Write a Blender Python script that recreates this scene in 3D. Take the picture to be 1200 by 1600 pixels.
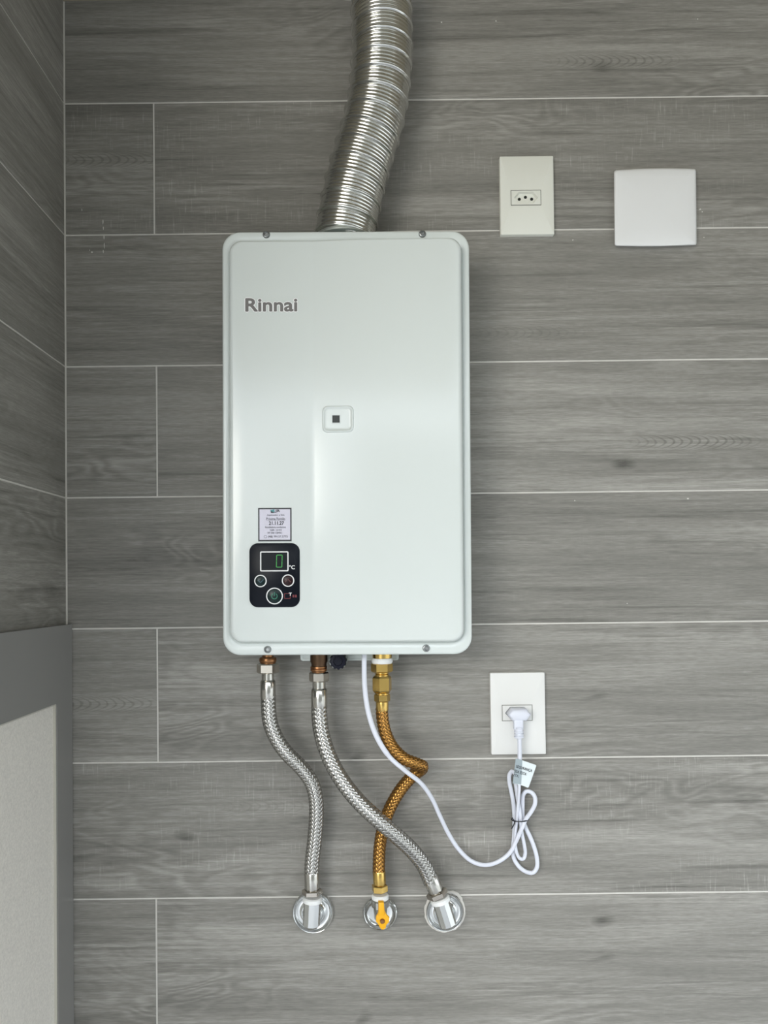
import bpy, bmesh, math, random
from mathutils import Vector, Matrix
random.seed(7)
for o in list(bpy.data.objects): bpy.data.objects.remove(o)
SC = bpy.context.scene
COL = SC.collection
PI = math.pi

# ------------------------------------------------------------------ camera
F, DIST = 1200.0, 1.186            # focal length in pixels of a 1200x1600 frame, distance to the tiled wall
PPX, PPY = 580.0, 894.0            # principal point (lens shift)
ROLL, TILT = 0.0115, math.radians(1.0)
fw = Vector((0, math.cos(TILT), math.sin(TILT)))
r0 = Vector((1, 0, 0)); u0 = r0.cross(fw)
RV = (r0 * math.cos(ROLL) - u0 * math.sin(ROLL)).normalized()
UV = RV.cross(fw).normalized()
CAMP = Vector((0, -DIST, 0))
cd = bpy.data.cameras.new('camera'); cam = bpy.data.objects.new('camera', cd); COL.objects.link(cam)
cd.sensor_fit = 'VERTICAL'; cd.sensor_height = 36; cd.sensor_width = 27; cd.lens = F / 1600 * 36
cd.shift_x = (600 - PPX) / 1600; cd.shift_y = (PPY - 800) / 1600
cd.clip_start = 0.01
cam.matrix_world = Matrix(((RV.x, UV.x, -fw.x, CAMP.x), (RV.y, UV.y, -fw.y, CAMP.y), (RV.z, UV.z, -fw.z, CAMP.z), (0, 0, 0, 1)))
SC.camera = cam

# ------------------------------------------------------------------ world, lights, exposure
SC.view_settings.view_transform = 'Standard'; SC.view_settings.look = 'None'
SC.view_settings.gamma = 1; SC.view_settings.use_curve_mapping = False
SC.view_settings.exposure = -0.08
W = bpy.data.worlds.new('sky'); SC.world = W; W.use_nodes = True
bg = W.node_tree.nodes['Background']; bg.inputs[0].default_value = (0.86, 0.93, 0.95, 1); bg.inputs[1].default_value = 1.0
# overcast sky: luminance grows from the horizon to the zenith as (1 + 2 sin e) / 3, with dull ground below
wn = W.node_tree.nodes; wl = W.node_tree.links
wt = wn.new('ShaderNodeTexCoord'); wsx = wn.new('ShaderNodeSeparateXYZ'); wl.new(wt.outputs['Generated'], wsx.inputs[0])
wr = wn.new('ShaderNodeValToRGB'); wm = wn.new('ShaderNodeMath'); wm.operation = 'MULTIPLY_ADD'; wm.inputs[1].default_value = 0.5; wm.inputs[2].default_value = 0.5
wl.new(wsx.outputs[2], wm.inputs[0]); wl.new(wm.outputs[0], wr.inputs[0]); we = wr.color_ramp.elements
we[0].position = 0.47; we[0].color = (0.20, 0.20, 0.19, 1); we[1].position = 1.0; we[1].color = (1.0, 1.0, 1.0, 1)
wq = we.new(0.52); wq.color = (0.36, 0.36, 0.36, 1)
wv = wn.new('ShaderNodeMix'); wv.data_type = 'RGBA'; wv.blend_type = 'MULTIPLY'; wv.inputs[0].default_value = 1; wv.inputs[7].default_value = (0.875, 0.938, 1.0, 1)
wl.new(wr.outputs[0], wv.inputs[6]); wl.new(wv.outputs[2], bg.inputs[0]); bg.inputs[1].default_value = 8.8
ld = bpy.data.lights.new('window_daylight', 'AREA'); ld.shape = 'RECTANGLE'; ld.size = 1.2; ld.size_y = 0.72
ld.energy = 27; ld.color = (1.0, 0.96, 0.86)
lo = bpy.data.objects.new('window_daylight', ld); COL.objects.link(lo)
lo.location = (-1.40, -2.6, 0.40)
lo.rotation_euler = (math.radians(90), 0, math.radians(-12))

# ------------------------------------------------------------------ helpers
def P(px, py, y=0.0):
    """the point of the photograph's pixel at the depth plane y"""
    d = fw + RV * ((px - PPX) / F) - UV * ((py - PPY) / F)
    return CAMP + d * ((y + DIST) / d.y)
def S(y=0.0): return (DIST + y) / F     # metres per pixel at depth y

def mat(name, color, rough=0.5, metal=0.0, bump=None, spec=0.5, emit=None, coat=0, vary=0.0, nscale=30.0, stretch=(1, 1, 1), alpha=1, trans=0):
    m = bpy.data.materials.new(name); m.use_nodes = True
    nt = m.node_tree; b = nt.nodes['Principled BSDF']
    b.inputs['Base Color'].default_value = (*color, 1); b.inputs['Roughness'].default_value = rough
    b.inputs['Metallic'].default_value = metal; b.inputs['Specular IOR Level'].default_value = spec
    b.inputs['Coat Weight'].default_value = coat; b.inputs['Alpha'].default_value = alpha
    b.inputs['Transmission Weight'].default_value = trans
    if emit:
        b.inputs['Emission Color'].default_value = (*emit[0], 1); b.inputs['Emission Strength'].default_value = emit[1]
    if vary or bump:
        tc = nt.nodes.new('ShaderNodeTexCoord'); mp = nt.nodes.new('ShaderNodeMapping'); mp.inputs['Scale'].default_value = stretch
        nz = nt.nodes.new('ShaderNodeTexNoise'); nz.inputs['Scale'].default_value = nscale; nz.inputs['Detail'].default_value = 4
        nt.links.new(tc.outputs['Object'], mp.inputs[0]); nt.links.new(mp.outputs[0], nz.inputs['Vector'])
        if vary:
            mx = nt.nodes.new('ShaderNodeMix'); mx.data_type = 'RGBA'
            mx.inputs[6].default_value = tuple(c * (1 - vary) for c in color) + (1,)
            mx.inputs[7].default_value = tuple(min(1, c * (1 + vary)) for c in color) + (1,)
            nt.links.new(nz.outputs[0], mx.inputs[0]); nt.links.new(mx.outputs[2], b.inputs['Base Color'])
        if bump:
            bp = nt.nodes.new('ShaderNodeBump'); bp.inputs['Strength'].default_value = bump[0]; bp.inputs['Distance'].default_value = bump[1]
            nt.links.new(nz.outputs[0], bp.inputs['Height']); nt.links.new(bp.outputs[0], b.inputs['Normal'])
    return m

def wood_tile_mat():
    m = bpy.data.materials.new('grey_wood_porcelain'); m.use_nodes = True
    nt = m.node_tree; N = nt.nodes.new; L = nt.links.new; b = nt.nodes['Principled BSDF']
    tc = N('ShaderNodeTexCoord'); oi = N('ShaderNodeObjectInfo')
    off = N('ShaderNodeCombineXYZ')
    def math_(op, a, bb, clamp=False):
        n = N('ShaderNodeMath'); n.operation = op; n.use_clamp = clamp
        for i, v in enumerate((a, bb)):
            if isinstance(v, (int, float)): n.inputs[i].default_value = v
            else: L(v, n.inputs[i])
        return n.outputs[0]
    L(math_('MULTIPLY', oi.outputs['Random'], 31.0), off.inputs[0]); L(math_('MULTIPLY', oi.outputs['Random'], 57.0), off.inputs[2])
    add = N('ShaderNodeVectorMath'); add.operation = 'ADD'; L(tc.outputs['Object'], add.inputs[0]); L(off.outputs[0], add.inputs[1])
    V = add.outputs[0]
    def noise(scale, sc, detail=4, dist=0.0, rough=0.55):
        mp = N('ShaderNodeMapping'); mp.inputs['Scale'].default_value = sc; L(V, mp.inputs[0])
        n = N('ShaderNodeTexNoise'); n.inputs['Scale'].default_value = scale; n.inputs['Detail'].default_value = detail
        n.inputs['Distortion'].default_value = dist; n.inputs['Roughness'].default_value = rough
        L(mp.outputs[0], n.inputs['Vector']); return n.outputs[0]
    def ramp(fac, stops):
        r = N('ShaderNodeValToRGB'); L(fac, r.inputs[0]); e = r.color_ramp.elements
        while len(e) < len(stops): e.new(0.5)
        for q, (p, v) in zip(e, stops): q.position = p; q.color = (v, v, v, 1)
        return r.outputs[0]
    broad = noise(1.0, (1.6, 1, 22), 3, 0.6)                 # broad bands along the plank
    grain = noise(1.0, (9, 1, 240), 6, 0.5, 0.72)            # fine grain
    fine = noise(1.0, (60, 1, 800), 3, 0.0)                  # pores
    # cathedral figure: rings of a strongly stretched distance field
    warp = noise(1.0, (2.4, 1, 9), 3, 0.3)
    rings = math_('SINE', math_('MULTIPLY', warp, 120.0), 0.0)
    cmask = ramp(noise(1.0, (1.5, 1, 6.5), 1), [(0.52, 0.0), (0.66, 1.0)])
    streak = ramp(noise(1.0, (2.6, 1, 85), 4, 0.5), [(0.32, 1.0), (0.43, 0.0)])   # thin dark streaks
    # saw marks across the grain
    saw = ramp(noise(1.0, (330, 1, 26), 3), [(0.56, 0.0), (0.72, 1.0)])
    smask = ramp(noise(1.0, (4.0, 1, 12), 2), [(0.47, 0.0), (0.62, 1.0)])
    knot = ramp(noise(1.0, (5.5, 1, 15), 2, 0.5), [(0.22, 1.0), (0.29, 0.0)])
    def attr(name):
        n = N('ShaderNodeAttribute'); n.attribute_type = 'OBJECT'; n.attribute_name = name; return n
    sx = N('ShaderNodeSeparateXYZ'); L(tc.outputs['Object'], sx.inputs[0])
    fg = N('ShaderNodeSeparateXYZ'); L(attr('figure').outputs['Vector'], fg.inputs[0])
    kn = N('ShaderNodeSeparateXYZ'); L(attr('knot').outputs['Vector'], kn.inputs[0])
    wob = math_('MULTIPLY', math_('SUBTRACT', noise(1.0, (30, 1, 60), 2), 0.5), 0.010)
    fu = math_('SUBTRACT', sx.outputs[0], fg.outputs[0]); fv = math_('ADD', math_('SUBTRACT', sx.outputs[2], fg.outputs[1]), math_('MULTIPLY', wob, 0.5))
    par = math_('ADD', math_('ADD', fu, math_('MULTIPLY', math_('MULTIPLY', fv, fv), 180.0)), wob)
    chev = ramp(math_('SINE', math_('MULTIPLY', par, 470.0), 0.0), [(0.30, 0.0), (0.95, 1.0)])
    fm = math_('MULTIPLY', ramp(math_('MULTIPLY', math_('ABSOLUTE', fv, 0.0), 50.0), [(0.25, 1.0), (0.85, 0.0)]), ramp(math_('MULTIPLY', math_('ABSOLUTE', fu, 0.0), 8.0), [(0.35, 1.0), (0.95, 0.0)]))
    fig = math_('MULTIPLY', math_('MULTIPLY', chev, fm), fg.outputs[2])
    ku = math_('MULTIPLY', math_('SUBTRACT', sx.outputs[0], kn.outputs[0]), 0.45); kv = math_('SUBTRACT', sx.outputs[2], kn.outputs[1])
    kd = math_('ADD', math_('SQRT', math_('ADD', math_('MULTIPLY', ku, ku), math_('MULTIPLY', kv, kv)), 0.0), math_('MULTIPLY', wob, 0.6))
    kspot = math_('MULTIPLY', ramp(math_('MULTIPLY', kd, 60.0), [(0.10, 1.0), (0.62, 0.0)]), kn.outputs[2])
    gm = math_('ADD', math_('MULTIPLY', ramp(noise(1.0, (2.2, 1, 14), 2), [(0.35, 0.0), (0.65, 1.0)]), 0.75), 0.35)
    v = math_('MULTIPLY', math_('SUBTRACT', broad, 0.5), 0.70)
    v = math_('ADD', v, math_('MULTIPLY', math_('MULTIPLY', math_('SUBTRACT', grain, 0.5), gm), 0.95))
    v = math_('ADD', v, math_('MULTIPLY', math_('SUBTRACT', fine, 0.5), 0.45))
    v = math_('ADD', v, math_('MULTIPLY', math_('MULTIPLY', rings, cmask), 0.085))
    v = math_('SUBTRACT', v, math_('MULTIPLY', streak, 0.18))
    v = math_('ADD', v, math_('MULTIPLY', math_('MULTIPLY', math_('MULTIPLY', saw, smask), attr('sawn').outputs['Fac']), 0.26))
    v = math_('SUBTRACT', v, math_('MULTIPLY', knot, 0.35))
    v = math_('SUBTRACT', v, math_('ADD', math_('MULTIPLY', fig, 0.22), math_('MULTIPLY', kspot, 0.40)))
    v = math_('ADD', v, math_('MULTIPLY', math_('SUBTRACT', oi.outputs['Random'], 0.5), 0.10))
    v = math_('ADD', v, 0.5)
    cr = N('ShaderNodeValToRGB'); L(v, cr.inputs[0]); e = cr.color_ramp.elements
    e[0].position = 0.0; e[0].color = (0.080, 0.077, 0.067, 1)
    e[1].position = 1.0; e[1].color = (0.49, 0.472, 0.437, 1)
    q = e.new(0.5); q.color = (0.238, 0.228, 0.206, 1)
    L(cr.outputs[0], b.inputs['Base Color'])
    b.inputs['Roughness'].default_value = 0.48; b.inputs['Specular IOR Level'].default_value = 0.4
    bp = N('ShaderNodeBump'); bp.inputs['Strength'].default_value = 0.35; bp.inputs['Distance'].default_value = 0.0006
    L(v, bp.inputs['Height']); L(bp.outputs[0], b.inputs['Normal'])
    return m

M = {}
M['tile'] = wood_tile_mat()
M['grout'] = mat('pale_grout', (0.62, 0.60, 0.56), 0.9, vary=0.12, nscale=60)
M['ceiling'] = mat('ceiling_paint', (0.34, 0.30, 0.22), 0.9, vary=0.03)
M['floor'] = mat('floor_porcelain', (0.30, 0.30, 0.30), 0.4, vary=0.06, nscale=3)
M['sky_blocker'] = mat('sky_blocker_grey', (0.17, 0.17, 0.155), 0.9, vary=0.1, nscale=2)
M['plaster'] = mat('plaster', (0.33, 0.31, 0.27), 0.9, vary=0.04)  # only on the added light-blocking wall at the right
M['paint'] = mat('heater_enamel', (0.67, 0.712, 0.694), 0.21, spec=0.6, bump=(0.02, 0.0003), nscale=500)
M['body'] = mat('heater_body_enamel', (0.62, 0.68, 0.65), 0.4, vary=0.03)
M['logo'] = mat('grey_print', (0.16, 0.15, 0.145), 0.5, vary=0.05)
M['logo_edge'] = mat('white_print', (0.92, 0.92, 0.92), 0.4, vary=0.02)
M['black'] = mat('black_panel', (0.006, 0.008, 0.013), 0.25, vary=0.1, spec=0.1)
M['screen'] = mat('display_glass', (0.012, 0.014, 0.016), 0.12, vary=0.1, spec=0.1)
M['white'] = mat('white_ink', (0.80, 0.80, 0.80), 0.5, vary=0.02)
M['green_led'] = mat('green_led', (0.02, 0.25, 0.04), 0.4, emit=((0.05, 0.50, 0.06), 0.22))
M['green_ink'] = mat('green_ink', (0.02, 0.20, 0.13), 0.5, vary=0.05)
M['blue_ink'] = mat('blue_ink', (0.03, 0.09, 0.115), 0.5, vary=0.05)
M['red_ink'] = mat('red_ink', (0.16, 0.012, 0.018), 0.5, vary=0.05)
M['maroon_ink'] = mat('maroon_ink', (0.11, 0.03, 0.03), 0.5, vary=0.05)
M['button_g'] = mat('button_green_black', (0.006, 0.018, 0.018), 0.25, vary=0.1, spec=0.2)
M['button_r'] = mat('button_red_black', (0.024, 0.009, 0.010), 0.25, vary=0.1, spec=0.2)
M['sticker'] = mat('sticker_paper', (0.66, 0.64, 0.74), 0.5, vary=0.02)
M['ink'] = mat('black_ink', (0.02, 0.022, 0.028), 0.5, vary=0.1)
M['grey_ink'] = mat('grey_ink', (0.16, 0.16, 0.19), 0.5, vary=0.1)
M['teal_ink'] = mat('teal_ink', (0.08, 0.28, 0.30), 0.5, vary=0.1)
M['screw'] = mat('zinc_screw', (0.30, 0.31, 0.31), 0.38, 1.0, vary=0.2, nscale=300)
M['dark'] = mat('dark_void', (0.015, 0.018, 0.016), 0.35, vary=0.1)
M['alu'] = mat('aluminium_duct', (0.68, 0.68, 0.655), 0.18, 1.0, vary=0.06, nscale=60)
M['zinc'] = mat('galvanised_sheet', (0.50, 0.53, 0.51), 0.42, 0.9, vary=0.12, nscale=90)
M['steel'] = mat('braided_steel', (0.50, 0.49, 0.465), 0.24, 1.0, vary=0.10, nscale=400)
M['steel_core'] = mat('hose_liner', (0.05, 0.05, 0.048), 0.6, vary=0.1)
M['satin'] = mat('satin_steel', (0.50, 0.485, 0.45), 0.20, 1.0, vary=0.05, nscale=40)
M['nickel'] = mat('nickel_nut', (0.50, 0.46, 0.41), 0.20, 1.0, vary=0.06, nscale=80)
M['chrome'] = mat('chrome', (0.64, 0.65, 0.645), 0.07, 1.0, vary=0.02)
M['copper'] = mat('aged_copper', (0.30, 0.15, 0.07), 0.34, 1.0, vary=0.2, nscale=120)
M['stub'] = mat('dark_bronze', (0.10, 0.06, 0.035), 0.4, 0.9, vary=0.2, nscale=120)
M['brass'] = mat('brass', (0.62, 0.42, 0.13), 0.25, 1.0, vary=0.08, nscale=90)
M['bronze'] = mat('bronze_braid', (0.42, 0.215, 0.06), 0.26, 1.0, vary=0.12, nscale=400)
M['bronze_core'] = mat('bronze_liner', (0.05, 0.03, 0.012), 0.6, vary=0.1)
M['teflon'] = mat('thread_tape', (0.82, 0.83, 0.82), 0.6, bump=(0.6, 0.0006), nscale=300, vary=0.03)
M['yellow'] = mat('yellow_handle', (0.85, 0.42, 0.005), 0.35, vary=0.04)
M['knob'] = mat('navy_plastic', (0.004, 0.005, 0.014), 0.45, vary=0.1, spec=0.2)
M['plate_cream'] = mat('cream_plastic', (0.74, 0.74, 0.67), 0.35, vary=0.015)
M['plate_white'] = mat('white_plastic', (0.755, 0.75, 0.73), 0.35, vary=0.015)
M['cover'] = mat('textured_white_plastic', (0.76, 0.76, 0.755), 0.45, bump=(0.15, 0.0004), nscale=900)
M['gap'] = mat('painted_gap_shade', (0.20, 0.20, 0.175), 0.7, vary=0.1)  # darker tone painted in for the shade of the module joint
M['cord'] = mat('white_cord', (0.70, 0.72, 0.80), 0.38, vary=0.02)
M['tag'] = mat('tag_paper', (0.74, 0.80, 0.82), 0.45, vary=0.02)
M['tape'] = mat('grey_tape', (0.34, 0.40, 0.43), 0.3, vary=0.05)
M['frame'] = mat('grey_lacquer', (0.225, 0.222, 0.212), 0.20, vary=0.05, nscale=8)
M['bead'] = mat('pale_bead', (0.50, 0.48, 0.42), 0.5, vary=0.05)
M['infill'] = mat('speckled_infill', (0.73, 0.70, 0.645), 0.5, vary=0.25, nscale=350, bump=(0.1, 0.0004))

ROOTM = {}
def root_of(o):
    while o.parent: o = o.parent
    return o
def thing(name, loc, label, cat, group=None, roty=0.0):
    o = bpy.data.objects.new(name, None); COL.objects.link(o); o.empty_display_size = 0.02
    o.location = loc; o.rotation_euler = (0, roty, 0)
    ROOTM[o.name] = Matrix.Translation(loc) @ Matrix.Rotation(roty, 4, 'Y')
    o['label'] = label; o['category'] = cat
    if group: o['group'] = group
    return o
def part(name, bm, m, parent, smooth=True, local=False, label=None, kind=None, angle=35):
    """links a bmesh built in world coordinates as one mesh object under its thing"""
    if parent is not None and not local:
        R = ROOTM.get(root_of(parent).name)
        if R is not None: bm.transform(R.inverted())
    bmesh.ops.recalc_face_normals(bm, faces=bm.faces[:])
    me = bpy.data.meshes.new(name); 
    for f in bm.faces: f.smooth = smooth
    if smooth and angle < 180:
        lim = math.radians(angle)
        for e in bm.edges:
            if len(e.link_faces) == 2 and e.calc_face_angle(0) > lim: e.smooth = False
    bm.to_mesh(me); bm.free()
    for mm in (m if isinstance(m, (list, tuple)) else [m]): me.materials.append(mm)
    o = bpy.data.objects.new(name, me); COL.objects.link(o)
    if parent is not None: o.parent = parent
    if label: o['label'] = label
    if kind: o['kind'] = kind
    return o

def BM(): return bmesh.new()
def box(bm, lo_, hi_, bevel=0.0, seg=2):
    r = bmesh.ops.create_cube(bm, size=1)['verts']
    for v in r:
        v.co = Vector([(lo_[i] + hi_[i]) / 2 + v.co[i] * (hi_[i] - lo_[i]) for i in range(3)])
    if bevel:
        es = list({e for v in r for e in v.link_edges})
        bmesh.ops.bevel(bm, geom=es, offset=bevel, segments=seg, affect='EDGES', profile=0.5)
def basis(axis, hint=Vector((0, -1, 0))):
    a = Vector(axis).normalized(); h = Vector(hint)
    if abs(a.dot(h)) > 0.95: h = Vector((0, 0, 1))
    x = (h - a * h.dot(a)).normalized(); return a, x, a.cross(x)
def lathe(bm, prof, o, axis, seg=32, phase=0.0, cap=True, hint=Vector((0, -1, 0))):
    a, x, y = basis(axis, hint); o = Vector(o); rings = []
    for t, r in prof:
        if r < 1e-6: rings.append([bm.verts.new(o + a * t)])
        else: rings.append([bm.verts.new(o + a * t + (x * math.cos(phase + 2 * PI * k / seg) + y * math.sin(phase + 2 * PI * k / seg)) * r) for k in range(seg)])
    for A, B in zip(rings, rings[1:]):
        for k in range(seg):
            k2 = (k + 1) % seg
            if len(A) == 1 and len(B) == 1: continue
            if len(A) == 1: bm.faces.new((A[0], B[k], B[k2]))
            elif len(B) == 1: bm.faces.new((A[k], B[0], A[k2]))
            else: bm.faces.new((A[k], B[k], B[k2], A[k2]))
    if cap:
        for R in (rings[0], rings[-1]):
            if len(R) > 2: bm.faces.new(R)
def hexnut(bm, o, axis, h, r, phase=PI / 6, hint=Vector((0, -1, 0))):
    """hexagonal nut with chamfered ends; r is the radius over the corners"""
    lathe(bm, [(0, r * 0.86), (h * 0.12, r), (h * 0.88, r), (h, r * 0.86)], o, axis, 6, phase, True, hint)
def spline(pts, step):
    """Catmull-Rom through pts, resampled at about step"""
    p = [Vector(q) for q in pts]; p = [p[0] * 2 - p[1]] + p + [p[-1] * 2 - p[-2]]
    dense = []
    for i in range(1, len(p) - 2):
        a, b, c, d = p[i - 1:i + 3]
        # centripetal parameterisation
        t0 = 0; t1 = t0 + max(1e-6, (b - a).length ** 0.5); t2 = t1 + max(1e-6, (c - b).length ** 0.5); t3 = t2 + max(1e-6, (d - c).length ** 0.5)
        for k in range(24):
            t = t1 + (t2 - t1) * k / 24
            A1 = a * ((t1 - t) / (t1 - t0)) + b * ((t - t0) / (t1 - t0)); A2 = b * ((t2 - t) / (t2 - t1)) + c * ((t - t1) / (t2 - t1))
            A3 = c * ((t3 - t) / (t3 - t2)) + d * ((t - t2) / (t3 - t2))
            B1 = A1 * ((t2 - t) / (t2 - t0)) + A2 * ((t - t0) / (t2 - t0)); B2 = A2 * ((t3 - t) / (t3 - t1)) + A3 * ((t - t1) / (t3 - t1))
            dense.append(B1 * ((t2 - t) / (t2 - t1)) + B2 * ((t - t1) / (t2 - t1)))
    dense.append(p[-2].copy())
    L = [0]
    for a, b in zip(dense, dense[1:]): L.append(L[-1] + (b - a).length)
    n = max(2, int(round(L[-1] / step))); out = []; j = 0
    for k in range(n + 1):
        s = L[-1] * k / n
        while j < len(L) - 2 and L[j + 1] < s: j += 1
        f = (s - L[j]) / max(1e-9, L[j + 1] - L[j]); out.append(dense[j].lerp(dense[j + 1], f))
    return out, L[-1]
def frames(pts, hint=Vector((0, -1, 0))):
    T = []
    for i in range(len(pts)):
        a = pts[max(0, i - 1)]; b = pts[min(len(pts) - 1, i + 1)]; T.append((b - a).normalized())
    _, x, _ = basis(T[0], hint); out = []
    for t in T:
        x = (x - t * x.dot(t)).normalized(); out.append((t, x, t.cross(x)))
    return out
def tube(bm, pts, rad, seg=24, cap=True, flat=1.0, hint=Vector((0, -1, 0))):
    """sweep; rad is a number or f(i); flat squashes the section along the first frame axis"""
    fr = frames(pts, hint); rings = []
    for i, (p, (t, x, y)) in enumerate(zip(pts, fr)):
        r = rad(i) if callable(rad) else rad
        rings.append([bm.verts.new(p + x * (math.cos(2 * PI * k / seg) * r * flat) + y * (math.sin(2 * PI * k / seg) * r)) for k in range(seg)])
    for A, B in zip(rings, rings[1:]):
        for k in range(seg): bm.faces.new((A[k], B[k], B[(k + 1) % seg], A[(k + 1) % seg]))
    if cap: bm.faces.new(rings[0]); bm.faces.new(rings[-1])
def rrect(x0, z0, x1, z1, r, n=8):
    """outline of a rounded rectangle, counter-clockwise in (x,z)"""
    pts = []
    for cx, cz, a0 in ((x1 - r, z1 - r, 0), (x0 + r, z1 - r, PI / 2), (x0 + r, z0 + r, PI), (x1 - r, z0 + r, 1.5 * PI)):
        for k in range(n + 1):
            a = a0 + PI / 2 * k / n; pts.append((cx + r * math.cos(a), cz + r * math.sin(a)))
    return pts
def plate(bm, outline, yb, yf, bevel=0.0):
    """outline in (x,z) extruded from yb (wall side) to yf (room side), with a small front chamfer"""
    n = len(outline); cx = sum(p[0] for p in outline) / n; cz = sum(p[1] for p in outline) / n
    def ring(y, ins):
        out = []
        for i, (x, z) in enumerate(outline):
            a = Vector(outline[i - 1]); c = Vector(outline[(i + 1) % n]); d = (c - a)
            nn = Vector((d.y, -d.x)); nn = nn.normalized() if nn.length > 1e-9 else Vector((0, 0))
            out.append(bm.verts.new((x - nn.x * ins, y, z - nn.y * ins)))
        return out
    R = [ring(yb, 0), ring(yf + bevel, 0)]
    if bevel: R += [ring(yf + bevel * 0.3, bevel * 0.3), ring(yf, bevel)]
    for A, B in zip(R, R[1:]):
        for k in range(n): bm.faces.new((A[k], A[(k + 1) % n], B[(k + 1) % n], B[k]))
    bm.faces.new(R[-1]); bm.faces.new(R[0])
def ringplate(bm, outer, inner, yb, yf):
    n = len(outer)
    o0 = [bm.verts.new((x, yb, z)) for x, z in outer]; o1 = [bm.verts.new((x, yf, z)) for x, z in outer]
    i0 = [bm.verts.new((x, yb, z)) for x, z in inner]; i1 = [bm.verts.new((x, yf, z)) for x, z in inner]
    for k in range(n):
        j = (k + 1) % n
        bm.faces.new((o0[k], o0[j], o1[j], o1[k])); bm.faces.new((o1[k], o1[j], i1[j], i1[k]))
        bm.faces.new((i1[k], i1[j], i0[j], i0[k])); bm.faces.new((i0[k], i0[j], o0[j], o0[k]))
def circle(cx, cz, r, n=40): return [(cx + r * math.cos(2 * PI * k / n), cz + r * math.sin(2 * PI * k / n)) for k in range(n)]
def text_bm(body, w, h, bold=0.0, extrude=0.0002):
    """lettering fitted to w x h metres, lower left at the origin, upright in the xz plane facing -y"""
    cu = bpy.data.curves.new('lettering', 'FONT'); cu.body = body; cu.size = 1; cu.extrude = 0.0
    cu.resolution_u = 4
    o = bpy.data.objects.new('lettering', cu); COL.objects.link(o)
    bpy.context.view_layer.update()
    me = bpy.data.meshes.new_from_object(o.evaluated_get(bpy.context.evaluated_depsgraph_get()))
    bpy.data.objects.remove(o); bpy.data.curves.remove(cu)
    bm = BM(); bm.from_mesh(me); bpy.data.meshes.remove(me)
    xs = [v.co.x for v in bm.verts]; ys = [v.co.y for v in bm.verts]
    x0, x1, y0, y1 = min(xs), max(xs), min(ys), max(ys)
    for v in bm.verts: v.co = Vector(((v.co.x - x0) / (x1 - x0) * w, 0, (v.co.y - y0) / (y1 - y0) * h))
    if bold:
        src = bm.copy(); e = bold * h
        for k in range(8):
            tmp = bpy.data.meshes.new('t'); b2 = src.copy(); b2.transform(Matrix.Translation((e * math.cos(PI * k / 4), -0.00001 * (k + 1), e * math.sin(PI * k / 4)))); b2.to_mesh(tmp); b2.free(); bm.from_mesh(tmp); bpy.data.meshes.remove(tmp)
        src.free()
    if extrude:
        g = bmesh.ops.extrude_face_region(bm, geom=bm.faces[:])
        for v in [q for q in g['geom'] if isinstance(q, bmesh.types.BMVert)]: v.co.y -= extrude
    return bm

# ------------------------------------------------------------------ room shell
ROWPX = [162, 367.5, 573, 778, 983, 1193, 1406]
ZR = [P(104, v).z for v in ROWPX]
ZC = P(104, 1.5).z                                   # ceiling height
ZR = [ZC + 0.03] + ZR + [ZR[-1] - 0.207, ZR[-1] - 0.414, ZR[-1] - 0.621, ZR[-1] - 0.828]
XL = P(102.5, 573).x
XR = 2.1; ZF = ZR[-1] + 0.02
J = 0.0026                                            # grout joint width
def struct(name, bm, m, label=None):
    o = part(name, bm, m, None, smooth=False); o['kind'] = 'structure'
    if label: o['label'] = label
    return o
bm = BM(); box(bm, (XL - 0.02, 0.0011, ZF - 0.02), (XR, 0.06, ZC + 0.02)); wall_back = struct('wall_back', bm, M['grout'], 'back wall clad in grey wood-look tiles')
LEFT_END = -0.74
bm = BM(); box(bm, (XL - 0.08, LEFT_END, ZF - 0.02), (XL - 0.0011, 0.0011, ZC + 0.02)); wall_left = struct('wall_left', bm, M['grout'], 'left wall clad in grey wood-look tiles')
bm = BM(); box(bm, (-2.2, -2.2, ZC), (XR, 0.06, ZC + 0.08)); struct('ceiling', bm, M['ceiling'], 'pale ceiling above the tiled wall')
bm = BM(); box(bm, (-3.0, -4.5, ZF - 0.08), (XR, 0.06, ZF)); struct('floor', bm, M['floor'], 'pale floor')
bm = BM(); box(bm, (XR, -2.2, -0.05), (XR + 0.1, 0.06, ZC + 0.02)); struct('light_blocker_right', bm, M['plaster'], 'unseen wall added high on the right to keep light off the upper back wall')  # added out of view; its lower edge sets how dark the upper wall gets
bm = BM(); box(bm, (-0.55, -4.6, ZF - 0.02), (4.2, -4.4, 1.15)); struct('sky_blocker_front', bm, M['sky_blocker'], 'unseen dull wall added behind the viewer to block low sky and darken reflections')  # added out of view to cut horizon light and give the metals contrast
TM = {}
def tile_mesh(w, h):
    k = (round(w, 4), round(h, 4))
    if k not in TM:
        bm = BM(); b = 0.0007
        q = [[bm.verts.new((sx * (w / 2 - i), y, sz * (h / 2 - i))) for sx, sz in ((-1, -1), (1, -1), (1, 1), (-1, 1))] for i, y in ((0, 0.006), (0, b), (b * 0.3, b * 0.3), (b, 0))]
        for A, B in zip(q, q[1:]):
            for i in range(4): bm.faces.new((A[i], A[(i + 1) % 4], B[(i + 1) % 4], B[i]))
        bm.faces.new(q[-1]); bmesh.ops.recalc_face_normals(bm, faces=bm.faces[:])
        me = bpy.data.meshes.new('tile'); bm.to_mesh(me); bm.free(); me.materials.append(M['tile']); TM[k] = me
    return TM[k]
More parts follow.
